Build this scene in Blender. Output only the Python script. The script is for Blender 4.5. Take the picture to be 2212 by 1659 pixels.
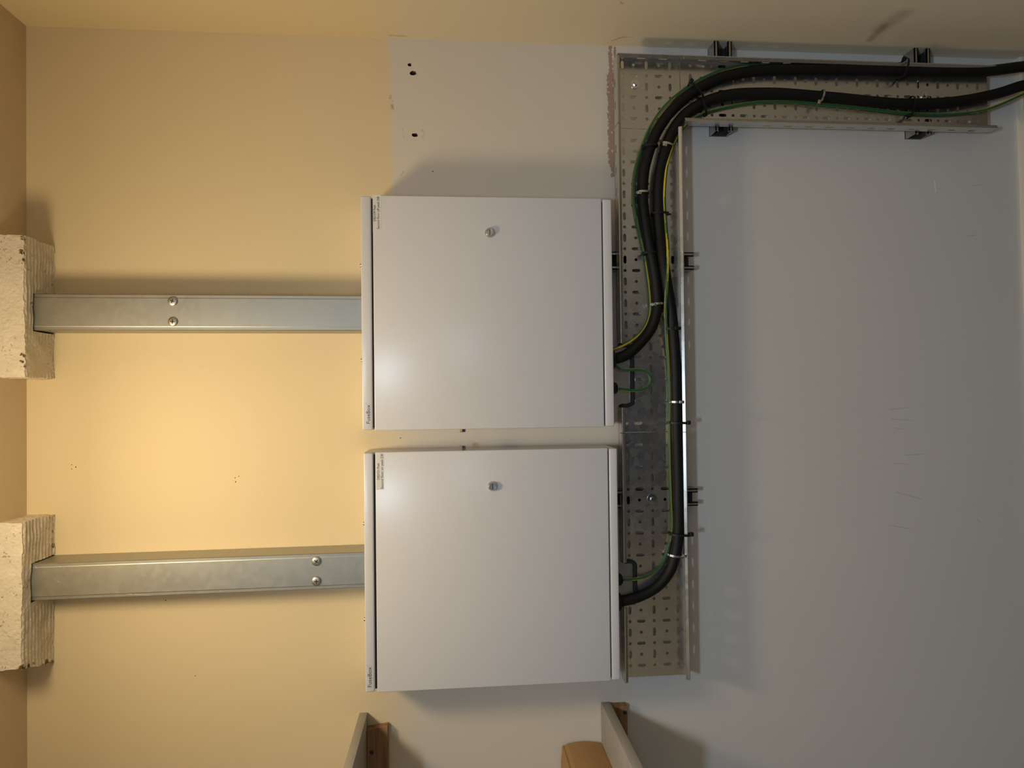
import bpy, bmesh, math, random
from mathutils import Vector, Matrix, noise
random.seed(4)

# ---------------------------------------------------------------- clear
for o in list(bpy.data.objects):
    bpy.data.objects.remove(o)
SC = bpy.context.scene
COL = SC.collection

# ---------------------------------------------------------------- camera (phone held sideways: the room's up is the frame's left)
FPX, CX, CY = 1449.19, 1106.0, 829.5
YAW, PITCH, ROLL = (math.radians(a) for a in (0.79815, -4.96299, -0.59141))
BASE = Matrix(((0, 1, 0), (0, 0, -1), (-1, 0, 0)))
CAMROT = BASE @ Matrix.Rotation(YAW, 3, 'X') @ Matrix.Rotation(PITCH, 3, 'Y') @ Matrix.Rotation(ROLL, 3, 'Z')
CAMD = 1.59                                   # camera distance from the back wall
SKIRT_Z = 0.12


def ray(px, py):
    return CAMROT @ Vector(((px - CX) / FPX, -(py - CY) / FPX, -1.0))


_d = ray(2194, 194)
CAMZ = SKIRT_Z - _d.z * CAMD / _d.y
CAM = Vector((0, -CAMD, CAMZ))


def at(px, py, D=0.0):
    """measured point of the photograph -> world point standing D metres off the back wall"""
    d = ray(px, py)
    return CAM + d * ((CAMD - D) / d.y)


cam_data = bpy.data.cameras.new('camera')
cam_data.sensor_fit = 'HORIZONTAL'
cam_data.sensor_width = 36.0
cam_data.lens = FPX / 2212 * 36.0
cam_data.clip_start = 0.02
cam = bpy.data.objects.new('camera', cam_data)
cam.matrix_world = Matrix.Translation(CAM) @ CAMROT.to_4x4()
COL.objects.link(cam)
SC.camera = cam

XR = at(600, 74.7).x                           # right wall
ZC = at(57.5, 800).z                           # ceiling
XL, YF = -1.35, -2.6                           # left wall, front wall behind the photographer
ZPAINT = at(843, 300).z                        # cream paint above, off-white below

# ---------------------------------------------------------------- light
SC.view_settings.view_transform = 'Standard'
SC.view_settings.look = 'None'
SC.view_settings.gamma = 1.0
SC.view_settings.use_curve_mapping = False
SC.view_settings.exposure = 0.0

world = bpy.data.worlds.new('world')
world.use_nodes = True
world.node_tree.nodes['Background'].inputs[0].default_value = (0.5, 0.55, 0.65, 1)
world.node_tree.nodes['Background'].inputs[1].default_value = 0.05
SC.world = world


def lamp(name, kind, loc, energy, color, **kw):
    l = bpy.data.lights.new(name, kind)
    l.energy = energy
    l.color = color
    for k, v in kw.items():
        setattr(l, k, v)
    o = bpy.data.objects.new(name, l)
    o.location = loc
    COL.objects.link(o)
    return o


WARM_AT = at(185, 1000)                         # warm dome lamp on the ceiling, close to the back wall
warm_side = lamp('warm_dome_lamp', 'POINT', (WARM_AT.x, -0.60, WARM_AT.z), 8.4, (1.0, 0.80, 0.50), shadow_soft_size=0.085)
warm = lamp('warm_dome_lamp_down', 'AREA', (WARM_AT.x, -0.60, WARM_AT.z), 3.6, (1.0, 0.80, 0.50), shape='DISK', size=0.2)
# cooler lamp on the ceiling behind the photographer, and a small added light that makes the cool highlight on the board
cool = lamp('cool_ceiling_lamp', 'AREA', (at(400, 1010).x, -2.15, ZC - 0.06), 22.0, (0.62, 0.80, 1.0), shape='DISK', size=0.24)
highlight_lamp = lamp('added_highlight_lamp', 'AREA', (0.078, YF + 0.06, CAMZ + 0.10), 1.8, (0.55, 0.70, 1.0), shape='RECTANGLE', size=0.09, size_y=0.12)
highlight_lamp.rotation_euler = (math.radians(90), 0, 0)

# ---------------------------------------------------------------- materials


class NT:
    """tiny helper around a material node tree"""

    def __init__(self, name):
        self.m = bpy.data.materials.new(name)
        self.m.use_nodes = True
        self.t = self.m.node_tree
        self.b = self.t.nodes['Principled BSDF']

    def n(self, kind, ins=None, **props):
        nd = self.t.nodes.new(kind)
        for k, v in props.items():
            setattr(nd, k, v)
        for k, v in (ins or {}).items():
            self.put(nd.inputs[k], v)
        return nd

    def put(self, sock, v):
        if isinstance(v, bpy.types.NodeSocket):
            self.t.links.new(v, sock)
        else:
            sock.default_value = v

    def math(self, op, a, b=0.0, clamp=False):
        nd = self.n('ShaderNodeMath', operation=op, use_clamp=clamp)
        self.put(nd.inputs[0], a)
        self.put(nd.inputs[1], b)
        return nd.outputs[0]

    def mix(self, fac, a, b):
        nd = self.n('ShaderNodeMix', data_type='RGBA')
        self.put(nd.inputs[0], fac)
        self.put(nd.inputs[6], a)
        self.put(nd.inputs[7], b)
        return nd.outputs[2]

    def ramp(self, v, lo, hi, a=0.0, b=1.0, smooth=True):
        nd = self.n('ShaderNodeMapRange', interpolation_type='SMOOTHSTEP' if smooth else 'LINEAR')
        self.put(nd.inputs[0], v)
        nd.inputs[1].default_value = lo
        nd.inputs[2].default_value = hi
        nd.inputs[3].default_value = a
        nd.inputs[4].default_value = b
        return nd.outputs[0]

    def noise(self, scale, detail=3.0, vec=None, rough=0.5):
        nd = self.n('ShaderNodeTexNoise')
        nd.inputs['Scale'].default_value = scale
        nd.inputs['Detail'].default_value = detail
        nd.inputs['Roughness'].default_value = rough
        self.put(nd.inputs['Vector'], vec if vec is not None else self.pos())
        return nd.outputs['Fac']

    def pos(self):
        if not hasattr(self, '_pos'):
            self._geo = self.n('ShaderNodeNewGeometry')
            self._pos = self._geo.outputs['Position']
            self._sep = self.n('ShaderNodeSeparateXYZ', {0: self._pos})
        return self._pos

    def xyz(self, i):
        self.pos()
        return self._sep.outputs[i]

    def seg(self, A, B, w, soft=0.5, wob=0.0):
        """mask of a scratch or smear running from A to B"""
        A, B = Vector(A), Vector(B)
        AB = B - A
        pa = self.n('ShaderNodeVectorMath', {0: self.pos(), 1: A}, operation='SUBTRACT').outputs[0]
        dt = self.n('ShaderNodeVectorMath', {0: pa, 1: AB / AB.length_squared}, operation='DOT_PRODUCT').outputs['Value']
        t = self.math('ADD', dt, 0.0, True)
        q = self.n('ShaderNodeVectorMath', {0: AB}, operation='SCALE')
        self.put(q.inputs['Scale'], t)
        df = self.n('ShaderNodeVectorMath', {0: pa, 1: q.outputs[0]}, operation='SUBTRACT').outputs[0]
        d = self.n('ShaderNodeVectorMath', {0: df}, operation='LENGTH').outputs['Value']
        if wob:
            d = self.math('ADD', d, self.math('MULTIPLY', self.math('SUBTRACT', self.noise(160.0), 0.5), wob))
        return self.ramp(d, w * soft, w, 1.0, 0.0)

    def bump(self, h, strength, dist):
        nd = self.n('ShaderNodeBump')
        nd.inputs['Strength'].default_value = strength
        nd.inputs['Distance'].default_value = dist
        self.put(nd.inputs['Height'], h)
        self.put(self.b.inputs['Normal'], nd.outputs[0])

    def set(self, **kw):
        for k, v in kw.items():
            self.put(self.b.inputs[k.replace('_', ' ')], v)
        return self.m


def c4(r, g, b):
    return (r, g, b, 1.0)


def plain(name, col, rough=0.5, metal=0.0, var=0.08, scale=40.0, bump=0.0, bscale=300.0, bdist=0.001):
    t = NT(name)
    nz = t.noise(scale, 4.0)
    lo = c4(*[c * (1 - var) for c in col])
    hi = c4(*[min(1, c * (1 + var)) for c in col])
    t.set(Base_Color=t.mix(nz, lo, hi), Roughness=rough, Metallic=metal)
    if bump:
        t.bump(t.noise(bscale, 4.0), bump, bdist)
    return t.m


def galvanised(name, col=(0.60, 0.59, 0.56), rough=0.34, spangle=60.0, var=0.10, scratches=()):
    t = NT(name)
    vo = t.n('ShaderNodeTexVoronoi', {'Vector': t.pos(), 'Scale': spangle})
    v = t.n('ShaderNodeSeparateColor', {0: vo.outputs['Color']}).outputs[0]
    nz = t.noise(9.0, 5.0)
    f = t.math('ADD', t.math('MULTIPLY', v, 0.35), t.math('MULTIPLY', nz, 0.65))
    lo = c4(*[c * (1 - var) for c in col])
    hi = c4(*[c * (1 + var) for c in col])
    base = t.mix(f, lo, hi)
    for a, b, k in scratches:
        base = t.mix(t.math('MULTIPLY', t.seg(at(*a, 0.082), at(*b, 0.082), 0.0009, 0.2, 0.0012), k), base, c4(0.95, 0.94, 0.9))
    t.set(Base_Color=base, Metallic=0.95, Roughness=t.ramp(f, 0.2, 0.8, rough - 0.03, rough + 0.04))
    t.bump(t.noise(14.0, 1.0), 0.03, 0.003)
    return t.m


CREAM = (0.78, 0.64, 0.40)
WHITE = (0.685, 0.66, 0.625)
PATCH = (0.72, 0.65, 0.54)


def wall_paint(name, back):
    t = NT(name)
    wob = t.math('MULTIPLY', t.math('SUBTRACT', t.noise(5.0, 3.0), 0.5), 0.035)
    z = t.math('ADD', t.xyz(2), wob)
    if back:                                    # crisp edge beside the boards, feathered further left
        soft = t.ramp(t.xyz(0), 0.10, 0.42, 0.075, 0.006)
        f = t.n('ShaderNodeMapRange', {0: t.math('DIVIDE', t.math('SUBTRACT', z, ZPAINT), soft)}, interpolation_type='SMOOTHSTEP')
        f.inputs[1].default_value, f.inputs[2].default_value = -1.0, 1.0
        f = f.outputs[0]
    else:
        f = t.ramp(z, ZPAINT - 0.1, ZPAINT + 0.1)
    blot = t.noise(2.2, 4.0)
    white = t.mix(blot, c4(*[c * 0.96 for c in WHITE]), c4(*[c * 1.04 for c in WHITE]))
    low = t.ramp(t.math('ADD', t.xyz(2), wob), at(1345, 300).z - 0.02, at(1345, 300).z + 0.02)
    white = t.mix(t.math('MULTIPLY', low, 0.8), white, c4(*PATCH))
    cream = t.mix(blot, c4(*[c * 0.97 for c in CREAM]), c4(*[c * 1.03 for c in CREAM]))
    col = t.mix(f, white if back else t.mix(0.55, white, cream), cream)
    fine = t.noise(55.0, 6.0, rough=0.7)

    def paint(col, mask, c):
        return t.mix(mask, col, c4(*c))
    if back:
        # bare strip beside the tray where the old paint came away
        pa, pb = at(1321, 101), at(1325, 372)
        pa, pb, pe = at(1320, 165), at(1323, 352), at(1324, 378)
        m1 = t.math('MAXIMUM', t.seg(pa, pb, 0.0102, 0.9, 0.022), t.seg(pb, pe, 0.0050, 0.85, 0.016))
        m1 = t.math('MAXIMUM', m1, t.seg(at(1317.5, 102), pa, 0.0050, 0.85, 0.016))
        pc, pd = at(1328.5, 104), at(1327, 190)
        m2 = t.seg(pc, pd, 0.0032, 0.8, 0.012)
        holes = t.ramp(t.noise(85.0, 5.0), 0.36, 0.375)
        m = t.math('MULTIPLY', t.math('MAXIMUM', m1, m2), holes)
        col = paint(col, m, (0.42, 0.29, 0.23))
        # dirty smears left along the paint line and round the old fixing holes
        for a, b, w, k in (((843, 205), (848, 238), 0.006, 0.7), ((868, 278), (873, 296), 0.004, 0.3),
                           ((912, 278), (917, 300), 0.006, 0.35), ((866, 378), (880, 360), 0.003, 0.4),
                           ((897, 160), (905, 156), 0.006, 0.4), ((858, 232), (858, 240), 0.003, 0.5)):
            mm = t.math('MULTIPLY', t.seg(at(*a), at(*b), w, 0.1, 0.006), t.ramp(fine, 0.46, 0.6))
            mm = t.math('MULTIPLY', mm, k)
            col = paint(col, mm, (0.20, 0.16, 0.07))
        # pencil scratches low on the wall
        for a, b in (((1922, 885), (1966, 880)), ((1925, 905), (1968, 908)), ((1935, 925), (1950, 927)), ((1955, 983), (1995, 981)),
                     ((1932, 1001), (1962, 1003)), ((1936, 1063), (1990, 1078)), ((1922, 1135), (1965, 1142)), ((2100, 402), (2124, 398)),
                     ((2110, 1122), (2118, 1128)), ((2090, 510), (2106, 508))):
            col = paint(col, t.math('MULTIPLY', t.seg(at(*a), at(*b), 0.0015, 0.2, 0.002), 0.3), (0.15, 0.14, 0.13))
        col = paint(col, t.seg(at(2019, 393), at(2021, 414), 0.0014, 0.4, 0.001), (0.95, 0.93, 0.88))
    else:
        def onright(px, py):
            d = ray(px, py)
            return CAM + d * ((XR - CAM.x) / d.x)
        for a, b, w, k in (((1880, 86), (1910, 56), 0.016, 0.4), ((1905, 60), (1950, 30), 0.034, 0.3), ((1322, 88), (1345, 80), 0.005, 0.35),
                           ((1335, 82), (1370, 79), 0.003, 0.25), ((842, 76), (876, 78), 0.005, 0.3), ((1340, 3), (1344, 8), 0.004, 0.4)):
            mm = t.math('MULTIPLY', t.seg(onright(*a), onright(*b), w, 0.1, 0.008), k)
            col = paint(col, mm, (0.16, 0.11, 0.06))
    t.set(Base_Color=col, Roughness=0.62)
    t.b.inputs['Specular IOR Level'].default_value = 0.3
    h = t.math('ADD', t.math('MULTIPLY', t.noise(260.0, 3.0), 0.4), t.noise(18.0, 3.0))
    t.bump(h, 0.22, 0.0016)
    return t.m


M = {}
M['wall_back'] = wall_paint('wall_paint_back', True)
M['wall_side'] = wall_paint('wall_paint_side', False)
M['ceiling'] = plain('ceiling_paint', (0.66, 0.53, 0.34), 0.8, var=0.04, scale=6, bump=0.2)
M['floor'] = plain('floor_vinyl', (0.10, 0.075, 0.045), 0.5, var=0.2, scale=8)
M['skirting'] = plain('skirting_gloss', (0.72, 0.66, 0.55), 0.35, var=0.04)
M['far_wall'] = plain('far_wall_paint', (0.46, 0.375, 0.25), 0.7, var=0.04, scale=3)
M['dark_panel'] = plain('dark_panel_blue', (0.03, 0.036, 0.065), 0.5, var=0.1)  # dark blue of the added panel mirrored in the tray
M['bare_hole'] = plain('bare_plaster_hole', (0.13, 0.075, 0.05), 0.95, var=0.5, scale=220)


def plaster():
    t = NT('rough_plaster')
    base = t.mix(t.noise(28.0, 5.0), c4(0.62, 0.55, 0.43), c4(0.82, 0.74, 0.60))
    pits = t.math('MULTIPLY', t.ramp(t.noise(150.0, 3.0), 0.60, 0.66), t.ramp(t.noise(22.0, 2.0), 0.52, 0.62))
    m = t.math('MULTIPLY', pits, 0.6)
    edge = t.math('MAXIMUM', t.seg(at(0, 1466, .116), at(46, 1447, .117), 0.010, 0.3, 0.02), t.seg(at(46, 1443, .116), at(113, 1429, .004), 0.010, 0.3, 0.02))
    for a, b in (((47, 512, .117), (47, 560, .117)), ((48, 770, .117), (52, 812, .117)), ((109, 1125, .008), (108, 1170, .008)), ((112, 1170, .004), (112, 1190, .004))):
        edge = t.math('MAXIMUM', edge, t.seg(at(*a), at(*b), 0.008, 0.3, 0.02))
    m = t.math('MAXIMUM', m, t.math('MULTIPLY', edge, t.ramp(t.noise(75.0, 4.0), 0.50, 0.56)))
    t.set(Base_Color=t.mix(m, base, c4(0.10, 0.075, 0.045)), Roughness=0.88)
    t.bump(t.math('ADD', t.noise(130.0, 4.0), t.math('MULTIPLY', t.noise(35.0, 3.0), 0.8)), 0.8, 0.004)
    return t.m


M['plaster'] = plaster()
M['galv'] = galvanised('galvanised_tray', (0.60, 0.595, 0.57), 0.27, 60.0, 0.04)
M['galv_strut'] = galvanised('galvanised_strut', (0.44, 0.43, 0.40), 0.38)
M['galv_trunk'] = galvanised('galvanised_trunking', (0.41, 0.41, 0.375), 0.46, 90.0, 0.025, (
    ((73, 1222), (86, 1231), .6), ((86, 1231), (99, 1238), .9), ((115, 1249), (128, 1257), .9), ((128, 1257), (148, 1266), .7), ((248, 1279), (285, 1284), .5),
    ((290, 1284), (323, 1286), .5), ((128, 1223), (139, 1228), .4), ((300, 658), (311, 660), .6), ((548, 692), (570, 668), .3), ((480, 683), (540, 664), .2)))
M['screw'] = plain('dull_zinc_screw', (0.46, 0.45, 0.40), 0.45, 1.0, 0.05)
M['chrome'] = plain('bright_zinc', (0.72, 0.72, 0.72), 0.2, 1.0, 0.04)
M['steel'] = plain('stainless_steel', (0.60, 0.58, 0.54), 0.32, 1.0, 0.05)
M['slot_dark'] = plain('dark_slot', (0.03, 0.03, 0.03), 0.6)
M['powder'] = plain('white_powder_coat', (0.69, 0.69, 0.715), 0.27, var=0.012, scale=25, bump=0.05, bscale=900, bdist=0.0004)
M['gap_rubber'] = plain('black_gasket', (0.012, 0.012, 0.014), 0.7)
M['ink'] = plain('black_ink', (0.02, 0.02, 0.02), 0.6)
M['grey_ink'] = plain('grey_ink', (0.10, 0.10, 0.10), 0.5)
M['sticker'] = plain('label_film', (0.76, 0.74, 0.70), 0.3, var=0.02)
M['black_pvc'] = plain('black_cable_sheath', (0.005, 0.005, 0.0055), 0.55, var=0.2, scale=60, bump=0.1, bscale=240)
M['black_pvc'].node_tree.nodes['Principled BSDF'].inputs['Specular IOR Level'].default_value = 0.3
M['black_nylon'] = plain('black_nylon', (0.008, 0.008, 0.009), 0.45)
M['black_nylon'].node_tree.nodes['Principled BSDF'].inputs['Specular IOR Level'].default_value = 0.35
M['rubber'] = plain('black_rubber_edging', (0.008, 0.008, 0.009), 0.6, bump=0.4, bscale=700)
M['green'] = plain('green_insulation', (0.018, 0.105, 0.045), 0.4, var=0.1)
M['yellow'] = plain('yellow_insulation', (0.62, 0.46, 0.03), 0.4, var=0.06)
M['shelf'] = plain('grey_shelf_laminate', (0.36, 0.34, 0.31), 0.6, var=0.12, scale=22, bump=0.1)
M['card'] = plain('brown_cardboard', (0.40, 0.235, 0.10), 0.85, var=0.06, scale=14, bump=0.1)


def wood(name):
    t = NT(name)
    mp = t.n('ShaderNodeMapping', {0: t.pos()})
    mp.inputs['Scale'].default_value = (4.0, 60.0, 60.0)
    nz = t.noise(1.6, 5.0, mp.outputs[0])
    t.set(Base_Color=t.mix(t.ramp(nz, 0.3, 0.7), c4(0.20, 0.10, 0.045), c4(0.36, 0.20, 0.09)), Roughness=0.7)
    t.bump(nz, 0.15, 0.001)
    return t.m


M['wood'] = wood('batten_wood')

# ---------------------------------------------------------------- mesh helpers


def link(name, bm, mats, parent=None, origin=None, smooth=False):
    """turn a bmesh built in world space into ONE object (origin: the thing's base)"""
    o0 = Vector(origin) if origin is not None else Vector((0, 0, 0))
    bmesh.ops.remove_doubles(bm, verts=bm.verts, dist=1e-6)
    bmesh.ops.recalc_face_normals(bm, faces=bm.faces)
    for v in bm.verts:
        v.co -= o0
    me = bpy.data.meshes.new(name)
    bm.to_mesh(me)
    bm.free()
    for mt in (mats if isinstance(mats, (list, tuple)) else [mats]):
        me.materials.append(mt)
    if smooth:
        me.polygons.foreach_set('use_smooth', [True] * len(me.polygons))
        me.set_sharp_from_angle(angle=math.radians(40))
    o = bpy.data.objects.new(name, me)
    COL.objects.link(o)
    if parent is not None:
        o.parent = parent
    else:
        o.location = o0
    return o


def tag(o, label=None, cat=None, group=None, kind=None):
    for k, v in (('label', label), ('category', cat), ('group', group), ('kind', kind)):
        if v:
            o[k] = v
    return o


def thing(name, label, cat, loc, group=None):
    o = bpy.data.objects.new(name, None)
    o.empty_display_size = 0.05
    o.location = loc
    COL.objects.link(o)
    return tag(o, label, cat, group)


def box(bm, lo, hi, bevel=0.0, seg=2, mi=0):
    lo, hi = Vector(lo), Vector(hi)
    lo, hi = Vector(map(min, lo, hi)), Vector(map(max, lo, hi))
    r = bmesh.ops.create_cube(bm, size=1.0)
    vs = r['verts']
    for v in vs:
        v.co = Vector([lo[i] + (v.co[i] + 0.5) * (hi[i] - lo[i]) for i in range(3)])
    fs = list({f for v in vs for f in v.link_faces})
    for f in fs:
        f.material_index = mi
    if bevel:
        es = list({e for v in vs for e in v.link_edges})
        bmesh.ops.bevel(bm, geom=es, offset=bevel, segments=seg, profile=0.5, affect='EDGES', material=mi)


def lathe(bm, c, axis, prof, n=24, mi=0):
    """profile [(radius, height along axis)] revolved round axis at c"""
    axis = Vector(axis).normalized()
    u = axis.orthogonal().normalized()
    v = axis.cross(u)
    rings = []
    for r, h in prof:
        if r <= 1e-7:
            rings.append([bm.verts.new(Vector(c) + axis * h)])
        else:
            rings.append([bm.verts.new(Vector(c) + axis * h + (u * math.cos(2 * math.pi * k / n) + v * math.sin(2 * math.pi * k / n)) * r) for k in range(n)])
    for a, b in zip(rings, rings[1:]):
        for k in range(n):
            j = (k + 1) % n
            if len(a) == 1 and len(b) == 1:
                continue
            if len(a) == 1:
                f = bm.faces.new((a[0], b[j], b[k]))
            elif len(b) == 1:
                f = bm.faces.new((a[k], a[j], b[0]))
            else:
                f = bm.faces.new((a[k], a[j], b[j], b[k]))
            f.material_index = mi


def smooth_path(pts, sub=6):
    """Catmull-Rom through 3-D points"""
    P = [Vector(p) for p in pts]
    P = [P[0] * 2 - P[1]] + P + [P[-1] * 2 - P[-2]]
    out = []
    for i in range(1, len(P) - 2):
        p0, p1, p2, p3 = P[i - 1:i + 3]
        for k in range(sub):
            t = k / sub
            out.append(0.5 * ((2 * p1) + (p2 - p0) * t + (2 * p0 - 5 * p1 + 4 * p2 - p3) * t * t + (3 * p1 - p0 - 3 * p2 + p3) * t ** 3))
    out.append(P[-2])
    return out


def relax(path, it=3):
    for _ in range(it):
        path = [path[0]] + [(path[i - 1] + path[i] * 2 + path[i + 1]) / 4 for i in range(1, len(path) - 1)] + [path[-1]]
    return path


FRONT = Vector((0, -1, 0))


def tube(bm, path, r, n=14, mat_of=None, caps=True):
    """sweep; ring angle 0 faces the room, 90 degrees is to the left of travel"""
    rings = []
    for i, p in enumerate(path):
        a = path[max(i - 1, 0)]
        b = path[min(i + 1, len(path) - 1)]
        t = (b - a).normalized()
        s = t.cross(FRONT)
        if s.length < 1e-4:
            s = Vector((1, 0, 0))
        s.normalize()
        f = s.cross(t).normalized()
        rr = r(i / (len(path) - 1)) if callable(r) else r
        rings.append([bm.verts.new(p + (f * math.cos(2 * math.pi * k / n) + s * math.sin(2 * math.pi * k / n)) * rr) for k in range(n)])
    for i, (a, b) in enumerate(zip(rings, rings[1:])):
        for k in range(n):
            j = (k + 1) % n
            fc = bm.faces.new((a[k], a[j], b[j], b[k]))
            if mat_of:
                fc.material_index = mat_of(i / len(rings), (k + 0.5) * 360 / n)
    if caps:
        bm.faces.new(rings[0])
        bm.faces.new(rings[-1])


def stadium(dx, dz, a, r):
    """distance along (dx, dz) from the centre to the edge of a slot (half straight a along x, radius r)"""
    if abs(dz) > 1e-9:
        t = r / abs(dz)
        if abs(t * dx) <= a:
            return t
    c = a if dx > 0 else -a
    A = dx * dx + dz * dz
    B = -2 * dx * c
    C = c * c - r * r
    return (-B + math.sqrt(max(B * B - 4 * A * C, 0))) / (2 * A)


def holed_cell(bm, fm, s0, s1, t0, t1, hole, th, side=5):
    """plate cell with one punched hole. fm(s, t, w) maps to the world, w = 0 is the front face, th the thickness"""
    pts = []
    for k in range(side):
        pts.append((s0 + (s1 - s0) * k / side, t0))
    for k in range(side):
        pts.append((s1, t0 + (t1 - t0) * k / side))
    for k in range(side):
        pts.append((s1 - (s1 - s0) * k / side, t1))
    for k in range(side):
        pts.append((s0, t1 - (t1 - t0) * k / side))
    n = len(pts)
    of = [bm.verts.new(fm(s, t, 0)) for s, t in pts]
    ob = [bm.verts.new(fm(s, t, th)) for s, t in pts]
    if hole is None:
        bm.faces.new(of)
        bm.faces.new(ob[::-1])
    else:
        cs, ct, a, r, along = hole
        hp = []
        for s, t in pts:
            ds, dt = s - cs, t - ct
            k = stadium(ds, dt, a, r) if along else stadium(dt, ds, a, r)
            hp.append((cs + ds * k, ct + dt * k))
        hf = [bm.verts.new(fm(s, t, 0)) for s, t in hp]
        hb = [bm.verts.new(fm(s, t, th)) for s, t in hp]
        for k in range(n):
            j = (k + 1) % n
            bm.faces.new((of[k], of[j], hf[j], hf[k]))
            bm.faces.new((ob[j], ob[k], hb[k], hb[j]))
            bm.faces.new((hf[k], hf[j], hb[j], hb[k]))
    for k in range(n):
        j = (k + 1) % n
        bm.faces.new((of[j], of[k], ob[k], ob[j]))


def text_into(bm, body, p_start, p_end, height, y, mi=0, thick=0.0002, squeeze=True):
    """upright lettering facing the room whose baseline runs along +X from p_start to p_end"""
    cu = bpy.data.curves.new('txt', 'FONT')
    cu.body = body
    cu.size = 1.0
    cu.extrude = 0.0
    cu.resolution_u = 3
    ob = bpy.data.objects.new('txt', cu)
    COL.objects.link(ob)
    dg = bpy.context.evaluated_depsgraph_get()
    dg.update()
    me = bpy.data.meshes.new_from_object(ob.evaluated_get(dg))
    bpy.data.objects.remove(ob)
    xs = [v.co.x for v in me.vertices]
    ys = [v.co.y for v in me.vertices]
    x0, x1 = min(xs), max(xs)
    kx = (p_end.x - p_start.x) / (x1 - x0)
    kz = height / 0.7                               # capital height of the built-in face is about 0.7
    base = len(bm.verts)
    vs = [bm.verts.new((p_start.x + (v.co.x - x0) * kx, y - thick, p_start.z + v.co.y * kz)) for v in me.vertices]
    for p in me.polygons:
        f = bm.faces.new([vs[i] for i in p.vertices])
        f.material_index = mi
    bpy.data.meshes.remove(me)


# ---------------------------------------------------------------- the room
def slab(name, lo, hi, mat):
    bm = bmesh.new()
    box(bm, lo, hi)
    return tag(link(name, bm, mat), kind='structure')


def make_wall_back():
    bm = bmesh.new()
    box(bm, (XL - 0.1, 0, -0.1), (XR, 0.12, ZC + 0.1))
    w = link('wall_back', bm, [M['wall_back'], M['bare_hole']])
    cb = bmesh.new()
    spots = [(884, 140, .0048, .0048, 9), (895, 292, .0075, .0055, 9), (891, 158, .0085, .0055, 7)]
    spots += [(155, 1004, .0012, .0012, 6), (155, 1013, .0012, .0012, 6), (164, 1009, .0015, .0015, 6), (508, 1032, .002, .0012, 6),
              (509, 1041, .0018, .0015, 6), (516, 1029, .0014, .0014, 6), (358, 1297, .002, .0014, 6), (422, 1460, .0014, .0014, 6),
              (935, 370, .0014, .0018, 6), (865, 946, .0030, .0009, 6)]
    for px, py, rz, rx, n in spots:
        c = at(px, py)
        fr, bk = [], []
        for k in range(n):
            a = 2 * math.pi * k / n
            q = 1 + random.uniform(-0.25, 0.25)
            fr.append(cb.verts.new((c.x + rx * q * math.cos(a), -0.01, c.z + rz * q * math.sin(a))))
            bk.append(cb.verts.new((c.x + rx * q * 0.8 * math.cos(a), 0.018 if rz > .004 else 0.006, c.z + rz * q * 0.8 * math.sin(a))))
        cb.faces.new(fr)
        cb.faces.new(bk[::-1])
        for k in range(n):
            j = (k + 1) % n
            cb.faces.new((fr[j], fr[k], bk[k], bk[j]))
    cut = link('cutter', cb, [M['bare_hole']])
    md = w.modifiers.new('holes', 'BOOLEAN')
    md.object = cut
    md.operation = 'DIFFERENCE'
    md.solver = 'EXACT'
    md.material_mode = 'TRANSFER'
    dg = bpy.context.evaluated_depsgraph_get()
    dg.update()
    me = bpy.data.meshes.new_from_object(w.evaluated_get(dg))
    w.modifiers.clear()
    w.data = me
    me.name = 'wall_back'
    bpy.data.objects.remove(cut)
    return tag(w, kind='structure')


make_wall_back()
slab('wall_right', (XR, YF - 0.1, -0.1), (XR + 0.1, 0.12, ZC + 0.1), M['wall_side'])
slab('wall_left', (XL - 0.1, YF - 0.1, -0.1), (XL, 0, ZC + 0.1), M['far_wall'])
slab('wall_front', (XL - 0.1, YF - 0.1, -0.1), (XR + 0.1, YF, ZC + 0.1), M['far_wall'])
slab('ceiling', (XL - 0.1, YF - 0.1, ZC), (XR, 0, ZC + 0.1), M['ceiling'])
slab('floor', (XL - 0.1, YF - 0.1, -0.1), (XR, 0, 0), M['floor'])
slab('added_dark_panel', (-0.86, YF, 0.0), (0.43, YF + 0.045, 2.02), M['dark_panel'])  # unseen panel, added to give the tray its dark blue reflection

# skirting: its top edge runs very slightly downhill
p0, p1 = at(2194, 194), at(2210, 640)
sl = (p1.z - p0.z) / (p1.x - p0.x)
bm = bmesh.new()
zA = p0.z + (XR - p0.x) * sl
zB = p0.z + (XL - p0.x) * sl
pr = [(XR, zA), (XL, zB)]
v = []
for X, Zt in pr:
    v.append([bm.verts.new((X, y, z)) for y, z in ((0, 0), (0, Zt), (-0.011, Zt), (-0.015, Zt - 0.006), (-0.015, 0))])
for k in range(5):
    j = (k + 1) % 5
    bm.faces.new((v[0][k], v[0][j], v[1][j], v[1][k]))
bm.faces.new(v[0])
bm.faces.new(v[1][::-1])
tag(link('baseboard_back', bm, M['skirting']), kind='structure')


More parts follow.
